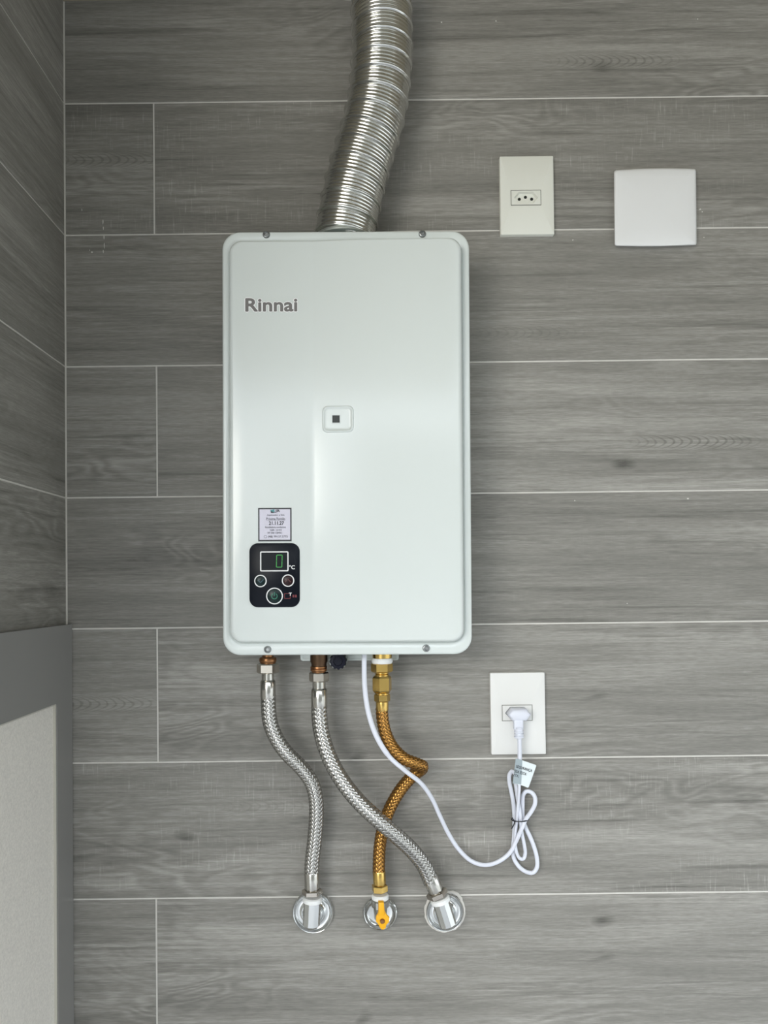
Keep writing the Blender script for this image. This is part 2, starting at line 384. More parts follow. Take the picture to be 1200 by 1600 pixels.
FIG = {(0, 0): ((965, 95, .8), (940, 105, .6)), (3, 1): ((1090, 690, 1.0), (974, 726, 1.0)), (5, 0): ((165, 1100, .7), (160, 1170, .0)), (7, 1): ((1010, 1560, .0), (942, 1438, .9)), (4, 0): ((900, 800, .0), (1030, 840, .35)), (2, 0): ((830, 520, .3), (1140, 530, .3)), (1, 0): ((170, 250, .7), (150, 330, .0)), (6, 0): ((430, 1260, .3), (270, 1330, .4))}
def tile(wall, c, w, h, rz=0.0, key=None):
    o = bpy.data.objects.new('tile', tile_mesh(w, h)); COL.objects.link(o); o.parent = wall; o.location = c; o.rotation_euler = (random.uniform(-.0006, .0006), 0, rz)
    f, k = FIG.get(key, ((0, 0, 0), (0, 0, 0)))
    pf, pk = P(f[0], f[1]), P(k[0], k[1])
    o['figure'] = (pf.x - c[0], pf.z - c[2], float(f[2])); o['knot'] = (pk.x - c[0], pk.z - c[2], float(k[2]))
    o['sawn'] = (1.0 if key[0] in (1, 6) else 0.12) if key else 0.05
JX = {1: P(240.5, 265).x, 3: P(245, 675).x, 5: P(246, 1087).x, 7: P(244.5, 1500).x, 9: P(245, 1500).x}
for r in range(len(ZR) - 1):
    z1, z0 = ZR[r] - J / 2, ZR[r + 1] + J / 2
    if r < 9: xs = [XL + 0.0012, JX[r], JX[r] + 1.2, XR + .01] if r in JX else [XL + 0.0012, XL + 1.18, XR + .01]
    else: xs = [XL + 0.0012, XL + 0.6, XL + 1.8, XR + 0.01]
    for q, (a, b) in enumerate(zip(xs, xs[1:])):
        x0 = a + (J / 2 if a > XL + 0.01 else 0); x1 = min(b - J / 2, XR)
        tile(wall_back, ((x0 + x1) / 2, 0, (z0 + z1) / 2), x1 - x0, z1 - z0, 0.0, (r, q))
    ys = [-0.0028, (-0.42 if r % 2 else -0.62), LEFT_END]
    for a, b in zip(ys, ys[1:]):
        y1 = a - (J / 2 if a < -0.01 else 0); y0 = b + J / 2
        tile(wall_left, (XL, (y0 + y1) / 2, (z0 + z1) / 2), y1 - y0, z1 - z0, PI / 2)

# dried plaster specks left on the tiles
bm = BM(); rs = random.Random(5)
for px, py, w, h in ((161, 347, 1.6, 8), (161.5, 357, 1.6, 6), (162.5, 370, 2.4, 8), (163, 384, 1.6, 12), (161.5, 393, 1.8, 5), (144, 394, 3.5, 2.5), (140, 391, 2, 2), (128, 328, 1, 5), (1094, 327, 3.5, 2.5), (1097, 331, 2.5, 2), (690, 35, 3, 2), (775, 33, 2, 2.5), (1075, 779, 4, 2.5), (898, 782, 2, 2), (980, 943, 2, 2), (895, 375, 1.6, 3), (1100, 371, 2, 1.5), (555, 32, 4, 1.6), (1090, 30, 2, 1.6)):
    n = 7; pl = []
    for k in range(n):
        a = 2 * PI * k / n; f = .6 + .5 * rs.random(); q = P(px + .5 * w * f * math.cos(a), py - .5 * h * f * math.sin(a)); pl.append((q.x, q.z))
    plate(bm, pl, .0005, -.0003)
part('plaster_specks', bm, M['grout'], wall_back, smooth=False, kind='stuff')

# grey framed leaf on the left wall
XS = P(114, 976).x; ZT = P(114, 975).z
ZI = ZT - 0.113; YST = -0.0035; YIN = -0.0595; YEND = -0.72
bm = BM(); box(bm, (XL - 0.002, YEND, ZF), (XL + 0.001, -0.001, ZT - 0.004)); door = part('door_1', bm, M['frame'], None, smooth=False); door['kind'] = 'structure'
door['label'] = 'grey framed door leaf with pale speckled infill beside the tiled corner'
bm = BM(); box(bm, (XL + 0.0005, YEND, ZI), (XS, YST, ZT)); part('frame_header', bm, M['frame'], door, smooth=False)
bm = BM(); box(bm, (XL + 0.0005, YIN, ZF + 0.001), (XS, YST, ZI)); part('frame_stile', bm, M['frame'], door, smooth=False)
bm = BM(); box(bm, (XL + 0.0005, YEND, ZF + 0.001), (XS, YEND + 0.056, ZI)); part('frame_stile', bm, M['frame'], door, smooth=False)
bm = BM(); box(bm, (XL + 0.001, YEND + 0.057, ZF + 0.002), (XS - 0.006, YIN - 0.0005, ZI - 0.0005)); part('infill_panel', bm, M['infill'], door, smooth=False, label='pale speckled infill panel')
bm = BM()
box(bm, (XS - 0.0062, YIN - 0.0018, ZF + 0.002), (XS - 0.002, YIN - 0.0003, ZI - 0.0008)); box(bm, (XS - 0.0062, YEND + 0.057, ZI - 0.0024), (XS - 0.002, YIN - 0.0019, ZI - 0.0006))
part('glazing_bead', bm, M['bead'], door, smooth=False)

# ------------------------------------------------------------------ water heater
YF = -0.115; YO = -0.1030; s = S(YO); HROT = 0.0065
HC = P(541.5, 691, YO); HC.y = 0
heater = thing('water_heater', HC, 'white wall-mounted gas water heater with rounded corners and black control panel', 'water heater', roty=HROT)
HI = ROOTM[heater.name].inverted()
def HL(px, py, y=YF): return HI @ P(px, py, y)
HW, HH = 388.5 * s, 665 * s
xl, xr, zb, zt = -HW / 2, HW / 2, -HH / 2, HH / 2
XC = HL(489, 700).x                                  # the crease in the front panel
def hbulge(x):
    if x <= XC: return 0.0
    d = x - XC; k = 0.075
    return 0.115 * k * (1 - math.exp(-d / k))
iu = [0.0]
x0c, x1c = xl + 0.0098 + 0.018, xr - 0.0107 - 0.018
for d in (-0.05, -0.004, 0, 0.003, 0.006, 0.01, 0.014, 0.019, 0.025, 0.032, 0.04, 0.05, 0.062, 0.076, 0.092, 0.11, 0.13, 0.155): iu.append((XC + d - x0c) / (x1c - x0c))
iu = [u for u in iu if u < 0.985] + [1.0]
def loop(l, t, r_, b, rad, n=9):
    X0, X1, Z1, Z0 = xl + l, xr - r_, zt - t, zb + b; top = []
    for k in range(n + 1):
        a = PI - PI / 2 * k / n; top.append((X0 + rad + rad * math.cos(a), Z1 - rad + rad * math.sin(a)))
    for u in iu[1:-1]: top.append((x0c + (x1c - x0c) * u, Z1))
    for k in range(n + 1):
        a = PI / 2 - PI / 2 * k / n; top.append((X1 - rad + rad * math.cos(a), Z1 - rad + rad * math.sin(a)))
    bot = [(x, Z0 + (Z1 - z)) for x, z in top]
    return top, bot
bm = BM(); prev = None
L_ = [((0, 0, 0, 0, .025), -0.084, 0), ((0, 0, 0, 0, .025), -0.1025, 0), ((.0004, .0004, .0004, .0004, .0247), -0.1038, 0), ((.0015, .0015, .0015, .0015, .024), -0.1050, 0), ((.0030, .003, .003, .003, .0235), -0.1055, 0),
      ((.0085, .0138, .0090, .0158, .0190), -0.1050, 0), ((.0096, .0149, .0105, .0169, .0181), -0.1040, 0), ((.0101, .0154, .0111, .0175, .0179), -0.1028, 0),
      ((.0107, .0160, .0118, .0182, .0177), -0.1040, .08), ((.0112, .0165, .0124, .0187, .0176), -0.1045, .5), ((.0120, .0170, .0135, .0193, .0172), -0.1045, .8), ((.0145, .0185, .0165, .0210, .0165), -0.1045, .96), ((.0175, .0205, .0200, .0230, .0155), -0.1045, 1.0)]
for ins, y, t in L_:
    top, bot = loop(*ins)
    mk = lambda q: [bm.verts.new((x, y - t * (0.0105 + hbulge(x)), z)) for x, z in q]
    cur = (mk(top), mk(bot))
    if prev:
        for q in (0, 1):
            for i in range(len(top) - 1): bm.faces.new((prev[q][i], prev[q][i + 1], cur[q][i + 1], cur[q][i]))
        for i in (0, -1): bm.faces.new((prev[0][i], cur[0][i], cur[1][i], prev[1][i]))
    prev = cur
for i in range(len(top) - 1): bm.faces.new((prev[0][i], prev[0][i + 1], prev[1][i + 1], prev[1][i]))
bmesh.ops.remove_doubles(bm, verts=bm.verts[:], dist=1e-7)
for e in bm.edges:
    a, b = e.verts
    if abs(a.co.x - XC) < 1e-5 and abs(b.co.x - XC) < 1e-5 and abs(a.co.z - b.co.z) > 0.1: e.smooth = False
front = part('front_cover', bm, M['paint'], heater, local=True, angle=180)
def fy(px, py):                                       # local y of the panel face under a pixel
    return -0.115 - hbulge(HL(px, py).x)
bm = BM(); plate(bm, rrect(xl + .002, zb + .002, xr - .002, zt - .002, .022), -0.012, -0.0835); part('body', bm, M['body'], heater, local=True)
# corner screws
for px, py in ((416, 366), (660, 365), (418, 1015), (666, 1013)):
    c = HL(px, py, -0.107); bm = BM()
    lathe(bm, [(0, .0052), (.0012, .0052), (.0026, .0044), (.0031, .0032), (.0025, .0026), (.0008, .0024), (.0008, 0)], (c.x, -0.1052, c.z), (0, -1, 0), 20)
    part('screw', bm, M['screw'], heater, local=True)
# brand lettering: white outline under grey letters
def htext(name, body, x0, y0, x1, y1, m, parent, bold=0.0, lift=0.0002, base=None, th=0.00015):
    a = HL(x0, y1); b = HL(x1, y0); bm = text_bm(body, b.x - a.x, b.z - a.z, bold, th)
    yy = (base if base is not None else fy(x0, y0)) - lift
    bm.transform(Matrix.Translation((a.x, yy, a.z))); return part(name, bm, m, parent, smooth=False, local=True)
htext('logo_outline', 'Rinnai', 384.2, 466.6, 463.6, 486.6, M['logo_edge'], heater, 0.105, 0.0002)
htext('logo', 'Rinnai', 384.3, 466.6, 463.8, 486.6, M['logo'], heater, 0.045, 0.0005)
# flame window: embossed square with a small dark sight hole
def hr(x0, y0, x1, y1): a = HL(x0, y1); b = HL(x1, y0); return a.x, a.z, b.x, b.z
yw = fy(527, 655)
bm = BM(); n = 9
a = hr(503.5, 634.5, 553, 677); loops = []
for ins, dy, rr in ((0, 0.0008, .0075), (.0006, -.0008, .0072), (.0014, -.0024, .0068), (.0024, -.0026, .0062), (.0038, -.0006, .0052), (.0050, -.0001, .0044), (.0075, -.0002, .0030)):
    loops.append([bm.verts.new((x, yw - hbulge(x) * 0 + (fy(500, 655) * 0) + dy - 0.0115 * 0 - (hbulge(x) - hbulge(HL(527, 655).x)), z)) for x, z in rrect(a[0] + ins, a[1] + ins, a[2] - ins, a[3] - ins, rr)])
for A, B in zip(loops, loops[1:]):
    for k in range(len(A)): bm.faces.new((A[k], A[(k + 1) % len(A)], B[(k + 1) % len(A)], B[k]))
bm.faces.new(loops[-1])
bez = part('sight_bezel', bm, M['paint'], heater, local=True, angle=180)
a = hr(519.5, 650, 531, 661.5); bm = BM(); ringplate(bm, rrect(a[0] - .0008, a[1] - .0008, a[2] + .0008, a[3] + .0008, .0004, 2), rrect(a[0], a[1], a[2], a[3], .0003, 2), yw, yw - .0012); part('sight_rim', bm, M['paint'], bez, local=True)
bm = BM(); box(bm, (a[0], yw - .0006, a[1]), (a[2], yw + .0005, a[3])); part('sight_glass', bm, M['dark'], bez, smooth=False, local=True, label='small square dark sight glass')
# sticker
y0 = -0.115
a = hr(403.5, 793.5, 455.5, 846); bm = BM(); box(bm, (a[0], y0 - .0003, a[1]), (a[2], y0 + .0002, a[3])); st = part('service_sticker', bm, M['ink'], heater, smooth=False, local=True, label='small white service sticker with black border')
a = hr(405.6, 795.6, 453.4, 843.6); bm = BM(); box(bm, (a[0], y0 - .0005, a[1]), (a[2], y0 - .0002, a[3])); part('sticker_face', bm, M['sticker'], st, smooth=False, local=True)
for body, q, m, bo in (('JR', (430, 796.5, 437.3, 801.2), 'ink', .04), ('Aquecedor a Gás', (417.3, 803.4, 444.6, 806.7), 'grey_ink', .01),
                       ('Próxima Revisão', (416.2, 808.6, 445.6, 812.6), 'grey_ink', .01), ('21.11.27', (420.4, 814.6, 443.6, 820.2), 'ink', .03),
                       ('Instaladora conforme', (414.6, 822.2, 446.8, 825.3), 'grey_ink', .01), ('NBR 13103', (421.8, 826.9, 440.0, 829.6), 'grey_ink', .01),
                       ('Nº 008 CBMSC', (418.6, 831.2, 441.2, 834.2), 'grey_ink', .01), ('(48) 99157.5775', (419, 836.6, 449.6, 841.0), 'grey_ink', .01)):
    htext('lettering', body, *q, M[m], st, bo, 0.0007, base=y0)
a = hr(416.2, 813.3, 445.6, 813.7); bm = BM(); box(bm, (a[0], y0 - .0007, a[1]), (a[2], y0 - .0004, a[3])); part('underline', bm, M['grey_ink'], st, smooth=False, local=True)
q = [HL(422.4, 797), HL(428.8, 795.8), HL(429.4, 801), HL(424, 801.6)]; bm = BM(); plate(bm, [(p.x, p.z) for p in reversed(q)], y0 - .0004, y0 - .0007); part('emblem', bm, M['teal_ink'], st, smooth=False, local=True)
q = [HL(422.6, 799.5), HL(425.5, 799.0), HL(427, 800.6), HL(429.6, 799.5), HL(429.4, 801.2), HL(424, 801.8)]; bm = BM(); plate(bm, [(p.x, p.z) for p in reversed(q)], y0 - .0006, y0 - .0008); part('emblem', bm, M['ink'], st, smooth=False, local=True)
c = HL(414.8, 838.6); bm = BM(); ringplate(bm, circle(c.x, c.z, 2.4 * s, 20), circle(c.x, c.z, 1.9 * s, 20), y0 - .0004, y0 - .0007); part('emblem', bm, M['grey_ink'], st, smooth=False, local=True)
# control panel
a = hr(390, 848.5, 468.3, 949); bm = BM(); plate(bm, rrect(a[0], a[1], a[2], a[3], .0118), y0 + .0004, y0 - .0014, .0006); cp = part('control_panel', bm, M['black'], heater, local=True, label='black rounded control panel with green digit')
yp = y0 - .0014
a = hr(406.7, 861.5, 451, 893); b = hr(408.5, 863.3, 449.2, 891.2); bm = BM(); ringplate(bm, rrect(*a, .0018, 4), rrect(*b, .0008, 4), yp + .0003, yp - .0003); part('display_border', bm, M['white'], cp, smooth=False, local=True)
bm = BM(); plate(bm, rrect(*b, .0008, 4), yp + .0002, yp - .0001); part('display', bm, M['screen'], cp, smooth=False, local=True)
bm = BM()                                              # the seven-segment 0
def seg_(p, q, w=1.15):
    p, q = Vector(p), Vector(q); d = (q - p).normalized(); nrm = Vector((-d.y, d.x)) * w / 2; e = d * w / 2
    pts = [p + e * .2, p + e + nrm, q - e + nrm, q - e * .2, q - e - nrm, p + e - nrm]
    pts = [HL(v.x, v.y) for v in pts]; plate(bm, [(v.x, v.z) for v in pts], yp - .0001, yp - .0004)
A, B, C_, D_, E_, G_ = (432.6, 867.3), (441.2, 867.3), (440.9, 876.6), (440.6, 886.2), (432.0, 886.2), (432.3, 876.6)
for p, q in ((A, B), (B, C_), (C_, D_), (D_, E_), (E_, G_), (G_, A)): seg_(p, q)
part('digit', bm, M['green_led'], cp, smooth=False, local=True, label='lit green digit zero')
htext('lettering', '°C', 452, 883.2, 460.8, 889.4, M['white'], cp, .03, .0002, base=yp)
for cx, cy, r, m in ((407.3, 907.8, 9.6, 'button_g'), (450.3, 907.2, 9.6, 'button_r'), (429.2, 931.2, 12.9, 'button_g')):
    c = HL(cx, cy); bm = BM(); lathe(bm, [(-.0002, (r - 1.6) * s), (.0008, (r - 1.6) * s), (.0012, (r - 2.4) * s), (.0012, 0)], (c.x, yp, c.z), (0, -1, 0), 36)
    part('button', bm, M[m], cp, local=True)
    bm = BM(); ringplate(bm, circle(c.x, c.z, r * s, 40), circle(c.x, c.z, (r - 1.7) * s, 40), yp + .0002, yp - .0008); part('button_ring', bm, M['white'], cp, smooth=False, local=True)
yi = yp - .0012
def bar_px(bm, p, q, w, ya, yb):
    p, q = Vector(p), Vector(q); d = (q - p).normalized(); nrm = Vector((-d.y, d.x)) * w / 2
    plate(bm, [(v.x, v.z) for v in [HL(*(p + nrm)), HL(*(q + nrm)), HL(*(q - nrm)), HL(*(p - nrm))]], ya, yb)
bm = BM(); bar_px(bm, (403.2, 906.2), (407.5, 910.6), 1.1, yi + .0002, yi - .0002); bar_px(bm, (407.2, 910.6), (412.2, 905.4), 1.1, yi + .0002, yi - .0002); part('down_arrow', bm, M['blue_ink'], cp, smooth=False, local=True)
bm = BM(); bar_px(bm, (445.6, 909.8), (450.3, 904.6), 1.2, yi + .0002, yi - .0002); bar_px(bm, (450.0, 904.6), (454.8, 909.6), 1.2, yi + .0002, yi - .0002); part('up_arrow', bm, M['maroon_ink'], cp, smooth=False, local=True)
bm = BM(); c = HL(429.2, 931.5); arc = [PI / 2 + math.radians(32) + (2 * PI - math.radians(64)) * k / 22 for k in range(23)]
vo = [[bm.verts.new((c.x + r * s * math.cos(t), yi - dy, c.z + r * s * math.sin(t))) for t in arc] for r, dy in ((4.8, 0), (4.8, .0003), (3.7, .0003), (3.7, 0))]
for Q, R in zip(vo, vo[1:]):
    for k in range(22): bm.faces.new((Q[k], Q[k + 1], R[k + 1], R[k]))
bar_px(bm, (429.2, 925.4), (429.2, 931.2), 1.2, yi + .0001, yi - .0003); part('power_symbol', bm, M['green_ink'], cp, smooth=False, local=True)
a = hr(444.4, 927, 454.2, 935.6); b = hr(445.3, 927.9, 453.3, 934.7); bm = BM(); ringplate(bm, rrect(*a, .0006, 3), rrect(*b, .0004, 3), yp + .0001, yp - .0002)
for x in (457.4, 461.2): box(bm, (HL(x, 933).x, yp - .0002, HL(x, 933.4).z), (HL(x + 2.6, 929).x, yp + .0001, HL(x, 929.4).z))
part('tap_symbol', bm, M['red_ink'], cp, smooth=False, local=True)
htext('lettering', 'T', 451.6, 926.2, 456, 930.8, M['white'], cp, .03, .0004, base=yp)
# underside: bracket plate, nipples, knob
a = hr(470, 1010, 622, 1032); 
def U(px, py, y): return HL(px, py, y)
p0 = U(469.5, 1032.5, -0.020); p1 = U(623, 1010, -0.020); bm = BM()
plate(bm, rrect(p0.x, p0.z, p1.x, p1.z, .004, 4), -0.0125, -0.0205); br = part('mounting_bracket', bm, M['zinc'], heater, local=True)
for x0_, x1_ in ((473.5, 492), (543, 606), (610, 619.5)):
    q0 = U(x0_, 1029.6, -.0205); q1 = U(x1_, 1024.2, -.0205); bm = BM(); ringplate(bm, rrect(q0.x - .0012, q0.z - .0012, q1.x + .0012, q1.z + .0012, .002, 3), rrect(q0.x, q0.z, q1.x, q1.z, .0016, 3), -.0200, -.0216); part('slot_rim', bm, M['zinc'], br, local=True)
YH = -0.058
hpipes = []
def nip(name, px, prof_px, m, y=YH, seg=28, label=None):
    """turned piece hanging below the heater: prof in (pixel row, radius px)"""
    c0 = P(px, prof_px[0][0], y); bm = BM(); pr = []
    for py, r in prof_px: pr.append(((c0 - P(px, py, y)).length, r * S(y)))
    lathe(bm, pr, c0, (0, 0, -1), seg); return part(name, bm, m, heater, label=label)
nip('outlet_nipple', 418.5, [(1012, 9), (1026, 9), (1027, 12.5), (1030, 13.8), (1034, 13.2), (1035.5, 12), (1038, 12)], M['copper'], label='brown threaded outlet nipple')
nip('inlet_stub', 498, [(1012, 13.5), (1033, 13.5), (1037, 11.8), (1040.5, 11.8)], M['stub'], label='dark inlet stub')
nip('inlet_nipple', 498, [(1040.6, 10), (1041, 13), (1043.5, 13.2), (1044.2, 12.4), (1045, 13.2), (1048, 13), (1049, 11), (1049.9, 11)], M['copper'], label='copper inlet nipple')
nip('gas_nipple', 597, [(1010, 16), (1028, 15), (1030, 12), (1035.8, 11)], M['brass'], label='brass gas inlet under the heater')
c = HL(528, 1033.5, -0.066); bm = BM()
def gear(k): return 0.0128 if (k % 4) < 2 else 0.0114
vv = [[bm.verts.new((c.x + (gear(k) * f) * math.cos(2 * PI * k / 48), -0.040 + y, c.z + (gear(k) * f) * math.sin(2 * PI * k / 48))) for k in range(48)] for f, y in ((.8, 0), (1, -.002), (1, -.022), (.9, -.026), (.55, -.0265), (.5, -.0245))]
for Q, R in zip(vv, vv[1:]):
    for k in range(48): bm.faces.new((Q[k], Q[(k + 1) % 48], R[(k + 1) % 48], R[k]))
bm.faces.new(vv[0]); bm.faces.new(vv[-1]); kn = part('drain_plug', bm, M['knob'], heater, local=True, angle=30, label='ribbed dark navy drain plug')
bm = BM(); lathe(bm, [(0, .0139), (.003, .0143), (.005, .0139)], (c.x - .001, -0.0355, c.z), (0, -1, 0), 30); part('plug_collar', bm, M['zinc'], kn, local=True)

# ------------------------------------------------------------------ flue duct
YD = -0.058; RD = 0.0435
cl = [(537.5, 380), (541.5, 352), (551, 305), (562, 262), (573, 226), (584, 188), (591.5, 150), (595.5, 110), (597, 70), (596.5, 30), (596, -4), (596, -30)]
pts = [P(x, y, YD) for x, y in cl]
duct = thing('flue_duct', pts[0], 'shiny corrugated aluminium flue duct rising from the top of the heater', 'duct')
path, Ld = spline(pts, 0.0008)
pitch = 0.0052; bm = BM(); nP = len(path); dl = Ld / (nP - 1)
tube(bm, path, lambda i: RD + 0.00042 * math.sin(2 * PI * i * dl / pitch), 72)
part('duct_body', bm, M['alu'], duct, angle=180)
fr = frames(path); q = 0.0075
while q < Ld - 0.004:
    i = int(q / dl); t, x, y = fr[i]; bm = BM()
    lathe(bm, [(-.0034, RD - .0006), (-.0022, RD + .0002), (-.0016, RD + .0022), (0, RD + .0031), (.0014, RD + .0022), (.0018, RD - .0006)], path[i], t, 72, cap=False)
    part('seam_ring', bm, M['alu'], duct, angle=180); q += 0.0266
bm = BM(); c = P(537.5, 380.5, YD)
lathe(bm, [(0, .0440), (.001, .0468), (.003, .0468), (.0042, .0452), (.0062, .0450)], c, (0, 0, 1), 48); part('flue_collar', bm, M['zinc'], duct)
bm = BM(); c = P(596, 0, YD); c.z = ZC; lathe(bm, [(0, RD + .003), (0, RD + .038), (.003, RD + .040), (.005, RD + .030), (.006, RD + .003)], c, (0, 0, -1), 48, cap=False); part('ceiling_collar', bm, M['plate_white'], duct, label='white collar ring at the ceiling')

# ------------------------------------------------------------------ hoses
def braid(bm, pts, R, n, width, pitch_ang, amp):
    """two sets of n flat ribbons woven 2-over-2 round the path"""
    fr = frames(pts); Ls = [0]
    for a, b in zip(pts, pts[1:]): Ls.append(Ls[-1] + (b - a).length)
    kap = math.tan(pitch_ang) / R
    for sgn in (1, -1):
        for i in range(n):
            rows = []
            for p, (t, x, y), l in zip(pts, fr, Ls):
                th = 2 * PI * i / n + sgn * kap * l
                m_ = 2 * kap * l * n / (2 * PI)
                rad = R + amp * sgn * math.cos(PI / 2 * (2 * i + sgn * m_) - PI / 4)
                er = x * math.cos(th) + y * math.sin(th); et = -x * math.sin(th) + y * math.cos(th)
                w = (et * math.cos(pitch_ang) - t * (sgn * math.sin(pitch_ang))) * width / 2
                c = p + er * rad
                rows.append([bm.verts.new(c - w - er * width * .26), bm.verts.new(c + er * width * .10), bm.verts.new(c + w - er * width * .26)])
            for A, B in zip(rows, rows[1:]):
                for k in (0, 1): bm.faces.new((A[k], A[k + 1], B[k + 1], B[k]))
def hose(name, label, wp, R, m_braid, m_core, n=12):
    pts = [P(*q) for q in wp]
    path, L = spline(pts, 0.0011)
    h = thing(name, path[-1], label, 'hose')
    bm = BM(); tube(bm, path, R - 0.0011, 20); part('inner_tube', bm, m_core, h, angle=180)
    bm = BM(); braid(bm, path, R - 0.0002, n, 2 * PI * R / n * math.cos(math.radians(42)) * 0.86, math.radians(42), 0.00065)
    o = part('braid', bm, m_braid, h, angle=180, kind='stuff')
    return h, path
def fit(h, name, o, axis, prof, m, seg=32, label=None):
    bm = BM(); lathe(bm, prof, o, axis, seg); return part(name, bm, m, h, label=label)
def nut(h, o, axis, hh, r, m, phase=PI / 6, label=None):
    bm = BM(); hexnut(bm, o, axis, hh, r, phase); p = part('hex_nut', bm, m, h, smooth=False, label=label); return p
DN = Vector((0, 0, -1))
def topfit(h, px, y, rows, R, m_f, m_n):
    """nut, neck and crimped ferrule at the heater end; rows = nut top, nut bottom, neck end, ferrule end, nut radius px"""
    a, b, c, d, rn = rows; k = S(y)
    nut(h, P(px, a, y), DN, (P(px, a, y) - P(px, b, y)).length, rn * k, m_n)
    z = (P(px, b, y) - P(px, c, y)).length; z2 = (P(px, b, y) - P(px, d, y)).length
    fit(h, 'ferrule', P(px, b, y), DN, [(0, R * .86), (z * .85, R * .86), (z, R * 1.0), (z + .001, R * 1.06), (z2 - .002, R * 1.06), (z2, R * .98)], m_f)
yT = YH
# left steel hose
hA, pA = hose('braided_hose', 'short braided steel hose on the far left under the heater', [(419.5, 1086, yT), (419.5, 1104, yT), (422, 1128, yT), (431, 1152, -.057), (448, 1177, -.055), (470, 1199, -.050), (486, 1221, -.046), (493.5, 1246, -.043), (494.5, 1278, -.040), (491.5, 1315, -.037), (488, 1345, -.0355), (487, 1370, -.035)], 0.0106, M['steel'], M['steel_core'])
topfit(hA, 418.5, yT, (1036.5, 1052, 1064, 1092, 17.5), 0.0106, M['satin'], M['nickel'])
YV = -0.035
def lowfit(h, e, axis, R, m_f, m_n, lf, rn, hn):
    """ferrule and nut at the valve end: e is where the braid stops, axis points towards the valve"""
    fit(h, 'ferrule', e - axis * .002, axis, [(0, R * .99), (.002, R * 1.07), (lf * .8, R * 1.07), (lf, R * 1.0)], m_f)
    nut(h, e + axis * (lf - .0025), axis, hn, rn, m_n, phase=PI / 6)
eA = P(487, 1364, YV); axA = (P(488, 1400, YV) - eA).normalized(); lowfit(hA, eA, axA, .0106, M['satin'], M['nickel'], .0265, .0155, .0075)
# right steel hose, crossing to the right
hB, pB = hose('braided_hose', 'long braided steel hose from heater centre crossing down to right valve', [(499, 1098, yT), (499, 1118, yT), (503, 1148, -.061), (514, 1182, -.066), (534, 1219, -.071), (562, 1254, -.073), (594, 1284, -.073), (622, 1308, -.066), (646, 1331, -.053), (663, 1353, -.042), (674, 1378, -.036)], 0.0112, M['steel'], M['steel_core'])
topfit(hB, 498.5, yT, (1050, 1065, 1077, 1105, 15.5), 0.0112, M['satin'], M['nickel'])
eB = P(671.5, 1369, -.0365); axB = (P(685, 1402, YV) - eB).normalized(); lowfit(hB, eB, axB, .0110, M['satin'], M['nickel'], .0270, .0160, .0080)
# bronze gas hose
hC, pC = hose('gas_hose', 'bronze braided gas hose with brass fittings, curling back under the heater', [(596.5, 1106, yT), (597.5, 1122, -.059), (602, 1144, -.061), (613, 1167, -.064), (631, 1185, -.067), (650, 1193, -.065), (659.5, 1197, -.056), (658, 1202, -.044), (645, 1212, -.034), (628, 1231, -.030), (612, 1257, -.0285), (600, 1287, -.0290), (593.5, 1322, -.032), (592, 1350, -.0345), (592, 1366, -.035)], 0.0087, M['bronze'], M['bronze_core'], 10)
k = S(yT)
fit(heater, 'thread_tape', P(597, 1027.5, yT), DN, [(0, 14 * k), (.001, 16 * k), (.006, 16.6 * k), (.0085, 15 * k), (.009, 10 * k)], M['teflon'], label='white thread seal tape')
nut(hC, P(596.5, 1036, yT), DN, .0135, 17 * k, M['brass'])
fit(hC, 'threaded_neck', P(596.5, 1049.5, yT), DN, [(0, 10 * k), (.001, 11.5 * k), (.0022, 11.5 * k), (.003, 9.6 * k), (.0045, 11 * k), (.006, 11 * k), (.0066, 10 * k)], M['brass'])
nut(hC, P(596.8, 1056, yT), DN, .0235, 15.2 * k, M['brass'], 0.28)
fit(hC, 'washer', P(596.8, 1080, yT), DN, [(0, 10 * k), (.0015, 12.5 * k), (.003, 11 * k), (.0045, 11 * k)], M['brass'])
nut(hC, P(597, 1084, yT), DN, .0115, 12.6 * k, M['brass'], 0.4)
fit(hC, 'ferrule', P(597, 1095.5, yT), DN, [(0, 9.6 * k), (.002, 9.9 * k), (.013, 9.9 * k), (.0145, 9.2 * k)], M['brass'])
eC = P(592.3, 1361.5, YV); axC = (P(594, 1400, YV) - eC).normalized()
fit(hC, 'ferrule', eC - axC * .001, axC, [(0, .0088), (.0015, .0095), (.018, .0095), (.0205, .0088)], M['brass'])
nut(hC, eC + axC * .0195, axC, .0105, .0122, M['brass'], PI / 6 + 0.30)

